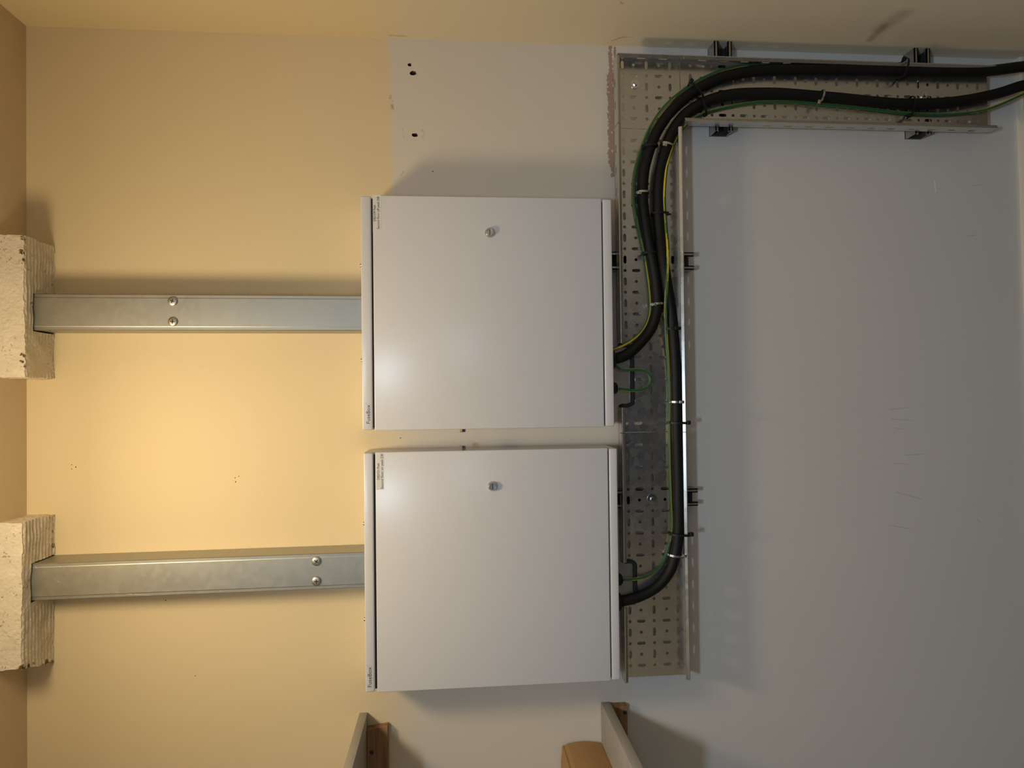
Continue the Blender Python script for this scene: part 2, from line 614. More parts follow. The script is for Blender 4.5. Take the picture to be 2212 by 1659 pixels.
# ---------------------------------------------------------------- rough plaster boxings under the ceiling
def plaster_block(corn, label, seed, notch):
    """corn: eight world corners; bottom (room side down) face carries the comb ridges"""
    org = (corn['bl'] + corn['br']) / 2
    bm = bmesh.new()
    NX, NY, NZ = 64, 40, 16

    def P(u, v, w):            # u 0 left .. 1 right, v 0 wall .. 1 front, w 0 bottom .. 1 ceiling
        l = corn['bl'].lerp(corn['fl'], v)
        r = corn['br'].lerp(corn['fr'], v)
        p = l.lerp(r, u)
        zt = ZC - 0.0005
        q = Vector((p.x, p.y, p.z + (zt - p.z) * w))
        nn = Vector((q.x * 1.0 + seed, q.y, q.z))
        edge = max(abs(u - .5) * 2, 0) ** 8 + (v ** 8) * (1 - w) ** 3
        q.x += (noise.noise(nn * 38) * 0.0028 + noise.noise(nn * 120) * 0.0014) * (1 if abs(u - .5) > .499 else 0.2)
        if v > 0.01:
            q.y += noise.noise(nn * 30 + Vector((7, 0, 0))) * 0.0016 + noise.noise(nn * 110) * 0.0009 * (0.4 + edge)
        if w == 0:
            ridge = math.sin(q.y * 2 * math.pi / 0.0118 + noise.noise(nn * 9) * 1.5)
            k = max(0, 0.35 + noise.noise(Vector((q.x * 16 + seed, q.y * 7, 3))) * 1.2)
            q.z += ridge * 0.0016 * min(k, 1.1) + noise.noise(nn * 45) * 0.0018 + (noise.noise(nn * 160) * 0.0022 if v > 0.96 or v < .04 else 0)
        return q
    cache = {}

    def V(i, j, k):
        if (i, j, k) not in cache:
            cache[(i, j, k)] = bm.verts.new(P(i / NX, j / NY, k / NZ))
        return cache[(i, j, k)]
    for i in range(NX):
        for j in range(NY):
            for k in (0, NZ):
                q = [V(i, j, k), V(i + 1, j, k), V(i + 1, j + 1, k), V(i, j + 1, k)]
                bm.faces.new(q if k == 0 else q[::-1])
        for k in range(NZ):
            for j in (0, NY):
                q = [V(i, j, k), V(i, j, k + 1), V(i + 1, j, k + 1), V(i + 1, j, k)]
                bm.faces.new(q if j == 0 else q[::-1])
    for j in range(NY):
        for k in range(NZ):
            for i in (0, NX):
                q = [V(i, j, k), V(i, j + 1, k), V(i, j + 1, k + 1), V(i, j, k + 1)]
                bm.faces.new(q if i == 0 else q[::-1])
    o = link('plaster_boxing', bm, [M['plaster'], M['bare_hole']], origin=org)
    cb = bmesh.new()
    box(cb, notch[0], notch[1])
    cut = link('cutter', cb, [M['bare_hole']])
    md = o.modifiers.new('slot', 'BOOLEAN')
    md.object = cut
    md.operation = 'DIFFERENCE'
    md.solver = 'EXACT'
    md.material_mode = 'TRANSFER'
    dg = bpy.context.evaluated_depsgraph_get()
    dg.update()
    me = bpy.data.meshes.new_from_object(o.evaluated_get(dg))
    o.modifiers.clear()
    o.data = me
    me.name = 'plaster_boxing'
    bpy.data.objects.remove(cut)
    return tag(o, label, 'boxing', 'plaster boxings under the ceiling')


DTR = 0.082                                    # trunking depth


def trunk_rect(yt0, yt1, yb0, yb1):
    """world x of the two front edges at the ceiling end and at the board end"""
    return at(70, yt0, DTR).x, at(70, yb0, DTR).x, at(780, yt1, DTR).x, at(780, yb1, DTR).x


T1 = (635.4, 639.5, 711.5, 713.5)
T2 = (1219, 1194, 1297.4, 1268)


def block_from(backtop, backbot, fronttop, frontbot, Dk):
    zb = (at(118, (backtop + backbot) / 2).z)
    return {'br': at(118, backtop, 0), 'bl': at(116, backbot, 0), 'fr': at(fronttop[0], fronttop[1], Dk), 'fl': at(frontbot[0], frontbot[1], Dk)}


def notch_for(T):
    xr, xl = at(70, T[0], DTR).x, at(70, T[2], DTR).x
    zb = at(118, 800).z
    return (Vector((xl - 0.004, 0.01, zb - 0.05)), Vector((xr + 0.002, -DTR - 0.0035, ZC - 0.006)))


plaster_block(block_from(534, 819, (51, 508), (55, 815), 0.116), 'rough cream plaster boxing at the ceiling around the right-hand trunking, beside the wall corner', 3.0, notch_for(T1))
plaster_block(block_from(1111, 1430, (48, 1129), (46, 1446), 0.116), 'rough plaster boxing at the ceiling with a broken dark edge, around the left-hand scratched trunking', 11.0, notch_for(T2))


# ---------------------------------------------------------------- galvanised trunking
def trunking(T, label, screws, zbot):
    xr0, xl0 = at(70, T[0], DTR).x, at(70, T[2], DTR).x
    xr1, xl1 = at(780, T[1], DTR).x, at(780, T[3], DTR).x
    xr, xl = (xr0 + xr1) / 2, (xl0 + xl1) / 2
    tilt = ((xr1 - xr0) + (xl1 - xl0)) / 2
    ztop = ZC - 0.010
    org = Vector(((xr + xl) / 2, 0, zbot))
    t = thing('metal_trunking', label, 'trunking', org, 'steel trunking above the boards')

    def shear(bm):
        for v in bm.verts:
            zz = (v.co.z - (zbot + ztop) / 2) / (zbot - ztop)
            v.co.x += zz * tilt
        return bm
    bm = bmesh.new()
    th = 0.0014
    box(bm, (xl, -0.0005, zbot), (xr, -0.0005 - th, ztop))
    box(bm, (xl, -0.0005, zbot), (xl + th, -DTR + 0.002, ztop))
    box(bm, (xr - th, -0.0005, zbot), (xr, -DTR + 0.002, ztop))
    box(bm, (xl, -DTR + 0.002, zbot), (xl + 0.012, -DTR + 0.002 + th, ztop))
    box(bm, (xr - 0.012, -DTR + 0.002, zbot), (xr, -DTR + 0.002 + th, ztop))
    link('body', shear(bm), M['galv_trunk'], t, org)
    bm = bmesh.new()
    # lid: a shallow pan with rounded folds and a faint raised field
    e = 0.0012
    prof = [(xl - e, -DTR + 0.010), (xl - e, -DTR + 0.0016), (xl - e + 0.0016, -DTR), (xl + 0.006, -DTR), (xl + 0.0075, -DTR - 0.0006),
            (xr - 0.0075, -DTR - 0.0006), (xr - 0.006, -DTR), (xr + e - 0.0016, -DTR), (xr + e, -DTR + 0.0016), (xr + e, -DTR + 0.010),
            (xr + 0.0001, -DTR + 0.010), (xr + 0.0001, -DTR + 0.0018), (xl - 0.0001, -DTR + 0.0018), (xl - 0.0001, -DTR + 0.010)]
    A = [bm.verts.new((x, y, zbot)) for x, y in prof]
    B = [bm.verts.new((x, y, ztop)) for x, y in prof]
    n = len(prof)
    for k in range(n):
        j = (k + 1) % n
        bm.faces.new((A[k], A[j], B[j], B[k]))
    link('lid', shear(bm), M['galv_trunk'], t, org)
    for px, py, rot in screws:
        c = at(px, py, DTR)
        bm = bmesh.new()
        lathe(bm, (c.x, -DTR - 0.0004, c.z), (0, -1, 0), [(0.0, 0), (0.0104, 0), (0.0104, 0.0014), (0.0096, 0.0024), (0.006, 0.0034), (0.0, 0.0037)], 20)
        for a in (rot, rot + 90):
            tmp = bmesh.new()
            box(tmp, (-0.0045, -0.0041, -0.0009), (0.0045, -0.002, 0.0009), mi=1)
            tmp.transform(Matrix.Translation((c.x, -DTR - 0.0004, c.z)) @ Matrix.Rotation(math.radians(a), 4, 'Y'))
            me = bpy.data.meshes.new('t')
            tmp.to_mesh(me)
            tmp.free()
            bm.from_mesh(me)
            bpy.data.meshes.remove(me)
        link('screw', bm, [M['screw'], M['slot_dark']], t, org, smooth=True)
    return t


# ---------------------------------------------------------------- distribution boards
DBX = 0.108                                    # front of the door, metres off the wall


def board(px, label, sticker, sw, lock_label):
    """px: measured pixels of this board"""
    xr = sum(at(x, y, DBX).x for x, y in px['right']) / len(px['right'])
    xl = sum(at(x, y, DBX).x for x, y in px['left']) / len(px['left'])
    ym = px['mid']

    def z(x, D=DBX):
        return at(x, ym, D).z
    zt, zg0, zd1, zd0, zg1, zb = (z(px['x'][k]) for k in range(6))   # top of strip, strip/gap, door top, door bottom, gap/strip, bottom
    org = Vector(((xl + xr) / 2, 0, zb))
    t = thing('distribution_board', label, 'fuse board', org, 'white distribution boards')
    e = 0.0015
    # back box
    bm = bmesh.new()
    box(bm, (xl + e, -0.001, zb + 0.002), (xr - e, -DBX + 0.016, zt + 0.0012), 0.0015)
    link('enclosure', bm, M['powder'], t, org)
    bm = bmesh.new()
    box(bm, (xl + 0.006, -DBX + 0.017, zb + 0.006), (xr - 0.006, -DBX + 0.008, zt - 0.006))
    link('gasket', bm, M['gap_rubber'], t, org)
    # front strips above and below the door
    bm = bmesh.new()
    box(bm, (xl + e, -DBX + 0.018, zg0), (xr - e, -DBX + 0.001, zt), 0.0028, 3)
    st = link('top_strip', bm, M['powder'], t, org, smooth=True)
    bm = bmesh.new()
    box(bm, (xl + e, -DBX + 0.018, zb), (xr - e, -DBX + 0.001, zg1), 0.0028, 3)
    link('bottom_strip', bm, M['powder'], t, org, smooth=True)
    bm = bmesh.new()
    a, b = at(px['word'][0], px['word'][1], DBX), at(px['word'][0], px['word'][2], DBX)
    text_into(bm, 'FuseBox', a, b, 0.0080, -DBX + 0.0008, 0)
    tm = at(px['word'][0] - 7.5, px['word'][2] - 1, DBX)
    text_into(bm, 'TM', tm, tm + Vector((0.0026, 0, 0)), 0.0014, -DBX + 0.0008, 0)
    link('lettering', bm, M['grey_ink'], st, org)
    # door
    bm = bmesh.new()
    box(bm, (xl, -DBX + 0.016, zd0), (xr, -DBX, zd1), 0.0022, 3)
    door = link('door', bm, M['powder'], t, org, smooth=True)
    # label on the door
    s = sticker
    bm = bmesh.new()
    a, b = at(s['x'][0], s['y'][1], DBX), at(s['x'][1], s['y'][0], DBX)
    box(bm, (a.x, -DBX + 0.0002, b.z), (b.x, -DBX - 0.00025, a.z))
    for (txt, xb, ya, yb, h) in s['lines']:
        text_into(bm, txt, at(xb, ya, DBX), at(xb, yb, DBX), h, -DBX - 0.0003, 1)
    link('paper_label', bm, [M['sticker'], M['ink']], door, org)
    # lock barrel
    c = at(px['lock'][0], px['lock'][1], DBX)
    c.y = -DBX
    bm = bmesh.new()
    lathe(bm, c, (0, -1, 0), [(0.0108, -0.001), (0.0108, 0.002), (0.0098, 0.006), (0.0076, 0.0082), (0.0068, 0.0082), (0.0066, 0.0052)], 32)
    lathe(bm, c, (0, -1, 0), [(0.0066, 0.0052), (0.0066, 0.0058), (0.0, 0.0058)], 24)
    box(bm, c + Vector((-0.0060, -0.0057, -0.0009)), c + Vector((0.0060, -0.0061, 0.0009)), mi=1)
    link('lock', bm, [M['steel'], M['slot_dark']], door, org, smooth=True)
    # plate screws on the top and bottom of the box, studs on the sides
    for x, y in px['screws_top']:
        c = at(x, y, 0.078)
        bm = bmesh.new()
        lathe(bm, (c.x, c.y, zt + 0.001), (0, 0, 1), [(0.0, 0.0), (0.0046, 0), (0.0046, 0.0032), (0.0036, 0.0046), (0.0, 0.0048)], 12)
        link('screw', bm, M['chrome'], t, org, smooth=True)
    for x, y in px['screws_bottom']:
        c = at(x, y, 0.068)
        bm = bmesh.new()
        lathe(bm, (c.x, c.y, zb + 0.002), (0, 0, -1), [(0.0, 0.0), (0.0046, 0), (0.0046, 0.0060), (0.0034, 0.0072), (0.0, 0.0074)], 12)
        link('screw', bm, M['chrome'], t, org, smooth=True)
    for x, y, sd in px['studs']:
        c = at(x, y, 0.070)
        X = xl + e if sd < 0 else xr - e
        bm = bmesh.new()
        lathe(bm, (X, c.y, c.z), (sd, 0, 0), [(0.0, 0.0), (0.0075, 0), (0.0075, 0.0085), (0.0060, 0.010), (0.0, 0.010)], 6)
        link('coupling_stud', bm, M['chrome'], t, org)
    for x, y, sd in px['bumps']:
        c = at(x, y, 0.080)
        X = xl + e if sd < 0 else xr - e
        bm = bmesh.new()
        lathe(bm, (X, c.y, c.z), (sd, 0, 0), [(0.0, 0.0), (0.0042, 0), (0.003, 0.0022), (0.0, 0.0028)], 10)
        link('rivet', bm, M['powder'], t, org, smooth=True)
    # nylon glands under the box where the cables enter
    for y, D, r, ln in px['glands']:
        c = at(1330, y, D)
        bm = bmesh.new()
        lathe(bm, (c.x, -D, zb + 0.003), (0, 0, -1), [(0.0, 0), (r * 1.12, 0), (r * 1.12, ln * 0.38), (r, ln * 0.42), (r, ln * 0.8), (r * 0.72, ln), (r * .3, ln), (0, ln)], 12)
        g = link('cable_gland', bm, M['black_nylon'], t, org)
    return t


B1 = board({'right': [(804.5, 420), (1302, 430)], 'left': [(811, 930), (1303, 922.5)], 'mid': 676,
            'x': (780.5, 803, 807, 1302.5, 1305, 1324.5), 'word': (799.2, 915, 874.5), 'lock': (1057.7, 503),
            'screws_top': [(776, 573), (776, 677), (778, 778)], 'screws_bottom': [(1329, 580), (1330, 680), (1331, 776)],
            'studs': [(1000, 930, -1)], 'bumps': [(911, 929, -1), (932, 929, -1), (1212, 924, -1), (1230, 924, -1)],
            'glands': [(776, 0.060, 0.0215, 0.018), (838.5, 0.066, 0.0135, 0.020)]},
           'white fuse board nearer the wall corner, labelled DB2/Off Peak',
           {'x': (805.5, 823), 'y': (421, 500), 'lines': [('DB2/Off Peak', 811.5, 478, 442.5, 0.0050), ('Second floor off peak DB', 819.6, 495, 425, 0.0050)]}, 4, None)
B2 = board({'right': [(812, 977.5), (1318, 967.2)], 'left': [(814, 1498), (1337, 1469.3)], 'mid': 1225,
            'x': (787, 807.5, 812.5, 1316.5, 1319, 1337), 'word': (802.4, 1484.5, 1441), 'lock': (1063.7, 1050),
            'screws_top': [(781, 1131), (781, 1235), (781, 1338)], 'screws_bottom': [(1337, 1112), (1338, 1213), (1341, 1315)],
            'studs': [(1000, 965, 1)], 'bumps': [],
            'glands': [(1299, 0.060, 0.0215, 0.018), (1252, 0.066, 0.0135, 0.020)]},
           'white fuse board farther from the wall corner, labelled DB2/On Peak',
           {'x': (812.5, 828.6), 'y': (979, 1058), 'lines': [('DB2/On Peak', 819.6, 1036, 1000, 0.0050), ('Second floor on peak DB', 827.8, 1055.6, 980.6, 0.0050)]}, 4, None)

zb1 = at(781, 676, DBX).z + 0.0022
zb2 = at(787.5, 1230, DBX).z + 0.0022
trunking(T1, 'straight galvanised trunking rising from the Off Peak board, its two screws near the ceiling', [(373.5, 651, 20), (374, 695, 5)], zb1)
trunking(T2, 'scratched galvanised trunking rising from the On Peak board, its two screws just above that board', [(684, 1212, 35), (684, 1255, 0)], zb2)

# ---------------------------------------------------------------- perforated cable tray
DB = 0.043                                     # tray bed in front of the wall (sits on the struts)
DL = 0.074                                     # rim of the side flanges
TH = 0.0013
ZT, ZB = at(1336.6, 447, DL).z, at(1477.5, 550, DL).z        # flange outsides of the level run
XT, XB = at(1700, 126, DL).x, at(1700, 265.5, DL).x          # flange outsides of the drop
X_END = at(1400, 1461, DB).x
Z_END = at(2132, 200, DB).z
X_SEAM1 = at(1340, 266, DL).x                  # corner / level run
X_SEAM2 = at(1343, 936, DL).x
Z_SEAM = at(1478, 126, DL).z                   # corner / drop
X_ROW0 = at(1349, 443.4, DB).x                 # first row of round edge holes
PITCH_X = (at(1357, 1057, DB).x - X_ROW0) / 13 / 2           # half pitch, negative
COLZ = [at(x, 600, DB).z for x in (1350.5, 1374.5, 1402.5, 1429.5, 1453.5)]
ROWX = [at(1800, y, DB).x for y in (151.5, 177, 204.5, 232, 255)]
Z_ROW0 = at(1718, 177, DB).z
PITCH_Z = (at(2068, 177, DB).z - Z_ROW0) / 16
HR, SA = 0.0036, 0.0066


def hole_for(ci, row_odd, c_run, c_cross):
    """edge and centre lines: slot along the run / round; the two lines between: round / slot across"""
    if ci in (0, 2, 4):
        return (c_run, c_cross, 0.0 if row_odd else SA, HR, True)
    return (c_run, c_cross, SA if row_odd else 0.0, HR, False)


def tray_bed(fm, run0, run1, rows, crosses, c0, c1, skip=None):
    """rows: [(centre, odd)] along the run, crosses: five hole lines"""
    bm = bmesh.new()
    lines = [c0] + [(a + b) / 2 for a, b in zip(crosses, crosses[1:])] + [c1]
    cuts = [run0] + [(a[0] + b[0]) / 2 for a, b in zip(rows, rows[1:])] + [run1]
    for r, (rc, odd) in enumerate(rows):
        for ci in range(5):
            if skip and skip(rc, ci):
                continue
            s0, s1 = cuts[r], cuts[r + 1]
            h = hole_for(ci, odd, rc, crosses[ci])
            ext = (h[2] + h[3]) if h[4] else h[3]
            if min(abs(rc - s0), abs(rc - s1)) < ext + 0.0008:
                h = None
            holed_cell(bm, fm, s0, s1, lines[ci], lines[ci + 1], h, TH)
    return bm


def level_map(s, t, w):
    return Vector((s, -DB + w, t))


def drop_map(s, t, w):
    return Vector((t, -DB + w, s))


def rows_between(start, pitch, lo, hi):
    out = []
    k = -80
    while k < 160:
        c = start + pitch * k
        if lo + 0.004 < c < hi - 0.004:
            out.append((c, k % 2 == 0))
        k += 1
    return sorted(out)


def flange(run_axis, run0, run1, edge, inward, rows, gaps=(), slot_d=None):
    """side wall with a row of slots and a return lip. edge: outer coordinate, inward: +1/-1 towards the bed"""
    bm = bmesh.new()

    def fm(s, t, w):
        c = edge + inward * w
        return Vector((s, -t, c)) if run_axis == 'x' else Vector((c, -t, s))
    segs = []
    cur = run0
    for g0, g1 in sorted(gaps):
        segs.append((cur, g0))
        cur = g1
    segs.append((cur, run1))
    for a, b in segs:
        rr = [c for c, odd in rows if not odd and a + 0.012 < c < b - 0.012]
        cuts = [a] + [(p + q) / 2 for p, q in zip(rr, rr[1:])] + [b]
        for k, c in enumerate(rr):
            holed_cell(bm, fm, cuts[k], cuts[k + 1], DB - TH, DL, (c, DB + 0.011, 0.0075, 0.0028, True), TH)
        if not rr:
            holed_cell(bm, fm, a, b, DB - TH, DL, None, TH)

        # return lip: folded inwards and slightly back towards the bed
        prof = [(0.0, DL - 0.0022), (0.0002, DL - 0.0011), (0.0009, DL - 0.0002), (0.0020, DL), (0.0030, DL - 0.0004), (0.0078, DL - 0.0032),
                (0.0082, DL - 0.0038), (0.0080, DL - 0.0050), (0.0070, DL - 0.0046), (0.0026, DL - 0.0020), (0.0013, DL - 0.0022)]
        ends = [[bm.verts.new(Vector((s, -d, edge + inward * c)) if run_axis == 'x' else Vector((edge + inward * c, -d, s))) for c, d in prof] for s in (a, b)]
        for k in range(len(prof)):
            j = (k + 1) % len(prof)
            bm.faces.new((ends[0][k], ends[0][j], ends[1][j], ends[1][k]))
        bm.faces.new(ends[0])
        bm.faces.new(ends[1][::-1])
    return bm


def bolt(parent, px, py, org, r=0.0105):
    c = at(px, py, DB)
    bm = bmesh.new()
    lathe(bm, (c.x, -DB - 0.0002, c.z), (0, -1, 0), [(0.0, 0), (0.0042, 0), (0.0046, 0.0), (r, 0.0002), (r, 0.0016), (0.0055, 0.0020), (0.0, 0.0020)], 26)
    wsh = link('washer', bm, M['chrome'], parent, org, smooth=True)
    bm = bmesh.new()
    lathe(bm, (c.x, -DB - 0.0021, c.z), (0, -1, 0), [(0.0, 0), (0.0050, 0), (0.0050, 0.0038), (0.0042, 0.0048), (0.0, 0.0048)], 6)
    link('hex_bolt', bm, M['chrome'], wsh, org)


allx = rows_between(X_ROW0, PITCH_X, X_END - 0.01, XT + 0.2)
allz = rows_between(Z_ROW0, PITCH_Z, Z_END - 0.01, ZT + 0.1)
GAP1 = (at(1343, 880.5, DL).x, at(1343, 741, DL).x)
GAP2 = (at(1350, 1313, DL).x, at(1350, 1216, DL).x)


def in_gap(x):
    return GAP1[0] < x < GAP1[1] or GAP2[0] < x < GAP2[1]


def rows_in(rows, lo, hi, m=0.0085):
    return [(c, o) for c, o in rows if lo + m < c < hi - m]


def tray_piece(label, org):
    return thing('cable_tray', label, 'cable tray', org, 'perforated cable tray sections')


gp = 0.0007
# corner piece
org = Vector((XT, 0, ZT))
t = tray_piece('square corner piece of the perforated tray, with one bolt near its outer corner', org)
bm = tray_bed(level_map, X_SEAM1 + gp, XT, rows_in(allx, X_SEAM1, XT), COLZ, ZT, Z_SEAM + gp)
link('bed', bm, M['galv'], t, org)
link('side_flange', flange('x', X_SEAM1 + gp, XT - 0.004, ZT, -1, rows_in(allx, X_SEAM1, XT)), M['galv'], t, org)
link('side_flange', flange('z', Z_SEAM + gp, ZT - 0.004, XT, -1, rows_in([(c + PITCH_Z * .3, o) for c, o in allz], Z_SEAM, ZT)), M['galv'], t, org)
bm = bmesh.new()                               # rounded outer corner
rr = 0.006
arc = [(XT - rr + rr * math.cos(a), ZT - rr + rr * math.sin(a)) for a in [math.pi / 2 * k / 6 for k in range(7)]]
inn = [(XT - rr + (rr - TH) * math.cos(a), ZT - rr + (rr - TH) * math.sin(a)) for a in [math.pi / 2 * k / 6 for k in range(7)]]
for (a, b, c, d) in zip(arc, arc[1:], inn, inn[1:]):
    for y0, y1, q in ((-DB + TH, -DL, (a, b)), (-DB + TH, -DL, (d, c))):
        vs = [bm.verts.new((q[0][0], y0, q[0][1])), bm.verts.new((q[1][0], y0, q[1][1])), bm.verts.new((q[1][0], y1, q[1][1])), bm.verts.new((q[0][0], y1, q[0][1]))]
        bm.faces.new(vs)
    for y in (-DL,):
        bm.faces.new([bm.verts.new((p[0], y, p[1])) for p in (a, b, d, c)])
link('corner_fold', bm, M['galv'], t, org, smooth=True)
bolt(t, 1371.5, 182.5, org)
bolt(t, 1444, 254, org)

# level run, first length (under the Off Peak board)
org = Vector((X_SEAM1, 0, ZT))
t = tray_piece('level perforated tray length running under the Off Peak board, with black edging round its notch', org)
R = rows_in(allx, X_SEAM2, X_SEAM1, 0.004)
bm = tray_bed(level_map, X_SEAM2 + gp, X_SEAM1 - gp, R, COLZ, ZT, ZB, lambda x, ci: ci == 0 and in_gap(x))
link('bed', bm, M['galv'], t, org)
link('side_flange', flange('x', X_SEAM2 + gp, X_SEAM1 - gp, ZT, -1, R, [GAP1]), M['galv'], t, org)
link('side_flange', flange('x', X_SEAM2 + gp, X_SEAM1 - 0.004, ZB, 1, R), M['galv'], t, org)


def edging(par, g, org, full):
    zc = (COLZ[0] + COLZ[1]) / 2
    x0 = g[0] + 0.004
    x1 = g[1] - 0.004
    pts = [(x1 + 0.004, ZT - 0.003), (x1, ZT - 0.010), (x1, zc + 0.012), (x1 - 0.004, zc + 0.003), (x1 - 0.010, zc)]
    pts += [(x1 + (x0 - x1) * f, zc) for f in (0.3, 0.5, 0.7)]
    if full:
        pts += [(x0 + 0.010, zc), (x0 + 0.004, zc + 0.003), (x0, zc + 0.012), (x0, ZT - 0.010), (x0 - 0.004, ZT - 0.003)]
    else:
        pts += [(x0 + 0.02, zc)]
    path = smooth_path([Vector((x, -DB + 0.0006, z)) for x, z in pts], 4)
    bm = bmesh.new()
    prof = [(-0.0042, -0.0030), (0.0042, -0.0030), (0.0042, 0.0052), (0.0022, 0.0066), (-0.0022, 0.0066), (-0.0042, 0.0052)]
    rings = []
    for i, p in enumerate(path):
        tn = (path[min(i + 1, len(path) - 1)] - path[max(i - 1, 0)]).normalized()
        sd = tn.cross(FRONT).normalized()
        rings.append([bm.verts.new(p + sd * a + FRONT * b) for a, b in prof])
    for a, b in zip(rings, rings[1:]):
        for k in range(6):
            j = (k + 1) % 6
            bm.faces.new((a[k], a[j], b[j], b[k]))
    bm.faces.new(rings[0])
    bm.faces.new(rings[-1])
    link('edging_strip', bm, M['rubber'], par, org)


edging(t, GAP1, org, True)
bolt(t, 1449, 690, org)

# level run, second length (under the On Peak board)
org = Vector((X_SEAM2, 0, ZT))
t = tray_piece('level perforated tray length with an open cut end, under the On Peak board', org)
R = rows_in(allx, X_END, X_SEAM2, 0.004)
bm = tray_bed(level_map, X_END, X_SEAM2 - gp, R, COLZ, ZT, ZB, lambda x, ci: ci == 0 and in_gap(x))
link('bed', bm, M['galv'], t, org)
link('side_flange', flange('x', X_END, X_SEAM2 - gp, ZT, -1, R, [GAP2]), M['galv'], t, org)
link('side_flange', flange('x', X_END, X_SEAM2 - gp, ZB, 1, R), M['galv'], t, org)
edging(t, GAP2, org, False)
bolt(t, 1408.5, 1077.5, org, 0.0118)

# drop
org = Vector((XT, 0, Z_END))
t = tray_piece('perforated tray length dropping beside the wall corner, behind both thick cables', org)
R = rows_in(allz, Z_END, Z_SEAM, 0.004)
bm = tray_bed(drop_map, Z_END, Z_SEAM - gp, R, ROWX, XT, XB)
link('bed', bm, M['galv'], t, org)
link('side_flange', flange('z', Z_END, Z_SEAM - gp, XT, -1, R), M['galv'], t, org)
link('side_flange', flange('z', Z_END, Z_SEAM + 0.0, XB, 1, R), M['galv'], t, org)
bolt(t, 1562, 207, org)
bolt(t, 1996, 207, org, 0.0085)


# ---------------------------------------------------------------- strut channel brackets
def strut(axis, c0, c1, r0, r1, label):
    """C channel, open to the room. c0..c1 across, r0..r1 along"""
    bm = bmesh.new()
    w = abs(c1 - c0)
    lo = min(c0, c1)
    D = 0.0412
    th = 0.0025
    sec = [(0, 0.0005, w, th + 0.0005), (0, 0.0005, th, D), (w - th, 0.0005, w, D), (0, D - th, 0.0095, D), (w - 0.0095, D - th, w, D),
           (0.0095 - th, D - 0.0085, 0.0095, D), (w - 0.0095, D - 0.0085, w - 0.0095 + th, D)]
    for a, d0, b, d1 in sec:
        if axis == 'z':
            box(bm, (lo + a, -d0, r0), (lo + b, -d1, r1))
        else:
            box(bm, (r0, -d0, lo + a), (r1, -d1, lo + b))
    d0, d1 = th + 0.0006, th + 0.004            # dark lining added in place of the shade deep inside the channel
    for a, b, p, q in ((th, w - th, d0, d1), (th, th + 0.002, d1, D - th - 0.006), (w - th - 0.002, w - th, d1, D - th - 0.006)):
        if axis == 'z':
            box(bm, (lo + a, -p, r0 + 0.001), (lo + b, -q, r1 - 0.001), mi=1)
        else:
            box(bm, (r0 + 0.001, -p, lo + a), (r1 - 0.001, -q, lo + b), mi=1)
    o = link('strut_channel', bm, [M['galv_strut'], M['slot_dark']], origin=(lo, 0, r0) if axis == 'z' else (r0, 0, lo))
    return tag(o, label, 'bracket', 'strut channels behind the tray')


D4 = 0.0412
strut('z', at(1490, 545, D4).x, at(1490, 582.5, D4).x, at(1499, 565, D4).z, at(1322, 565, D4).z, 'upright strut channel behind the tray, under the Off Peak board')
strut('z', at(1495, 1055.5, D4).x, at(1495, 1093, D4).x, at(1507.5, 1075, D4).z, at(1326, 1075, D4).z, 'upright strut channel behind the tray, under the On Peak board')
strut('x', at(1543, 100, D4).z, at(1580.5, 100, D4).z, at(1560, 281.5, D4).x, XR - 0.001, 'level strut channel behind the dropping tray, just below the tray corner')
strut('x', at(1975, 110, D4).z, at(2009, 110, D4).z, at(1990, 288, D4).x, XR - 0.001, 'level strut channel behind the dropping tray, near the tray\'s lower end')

# ---------------------------------------------------------------- cables
RC = 0.0128
DC = DB + RC + 0.0032
CABLE_A = [(1305, 778, .062), (1328, 775, .062), (1348, 769, .061), (1366, 757, .060), (1382, 741), (1399, 721), (1409, 704), (1415, 686), (1419, 668), (1420, 653), (1417.7, 617),
           (1412.5, 581), (1405, 545), (1398, 508), (1392.5, 472), (1388.5, 440), (1388, 412), (1389, 387), (1392, 363), (1398, 339), (1405.5, 315), (1415.5, 291),
           (1429, 267), (1447, 243), (1470, 219), (1500, 196), (1538, 175.5), (1577, 162.5), (1636, 152.5), (1720, 149.5), (1850, 151), (1950, 153), (2060, 155),
           (2130, 153.5, .061), (2170, 149, .067), (2212, 143.5, .072), (2300, 134, .085)]
CABLE_B = [(1312, 1301, .062), (1346, 1297.6, .061), (1369.6, 1292, .060), (1394.6, 1282), (1419, 1267), (1437, 1248), (1450, 1227), (1457.5, 1202), (1462.5, 1180), (1466, 1135),
           (1465.6, 1081), (1465, 1026), (1462.5, 954), (1461.5, 900), (1460.5, 840), (1459.5, 795), (1456, 740), (1451.5, 689), (1447, 653, .064), (1441, 617, .0685),
           (1435.5, 581, .0690), (1430, 545, .0655), (1425.5, 508), (1422.5, 472), (1421.5, 436), (1422.5, 400), (1426, 370), (1433, 339), (1440, 315), (1449.5, 291), (1463, 267),
           (1482, 245), (1510, 226.5), (1540, 213.5), (1575, 205), (1611, 202), (1660, 201.5), (1700, 203), (1820, 213), (1893, 221), (1960, 225), (2040, 222.5),
           (2100, 214.5, .058), (2150, 203.5, .060), (2180, 194.5, .064), (2212, 184, .068), (2300, 168, .072)]
RE = 0.0036
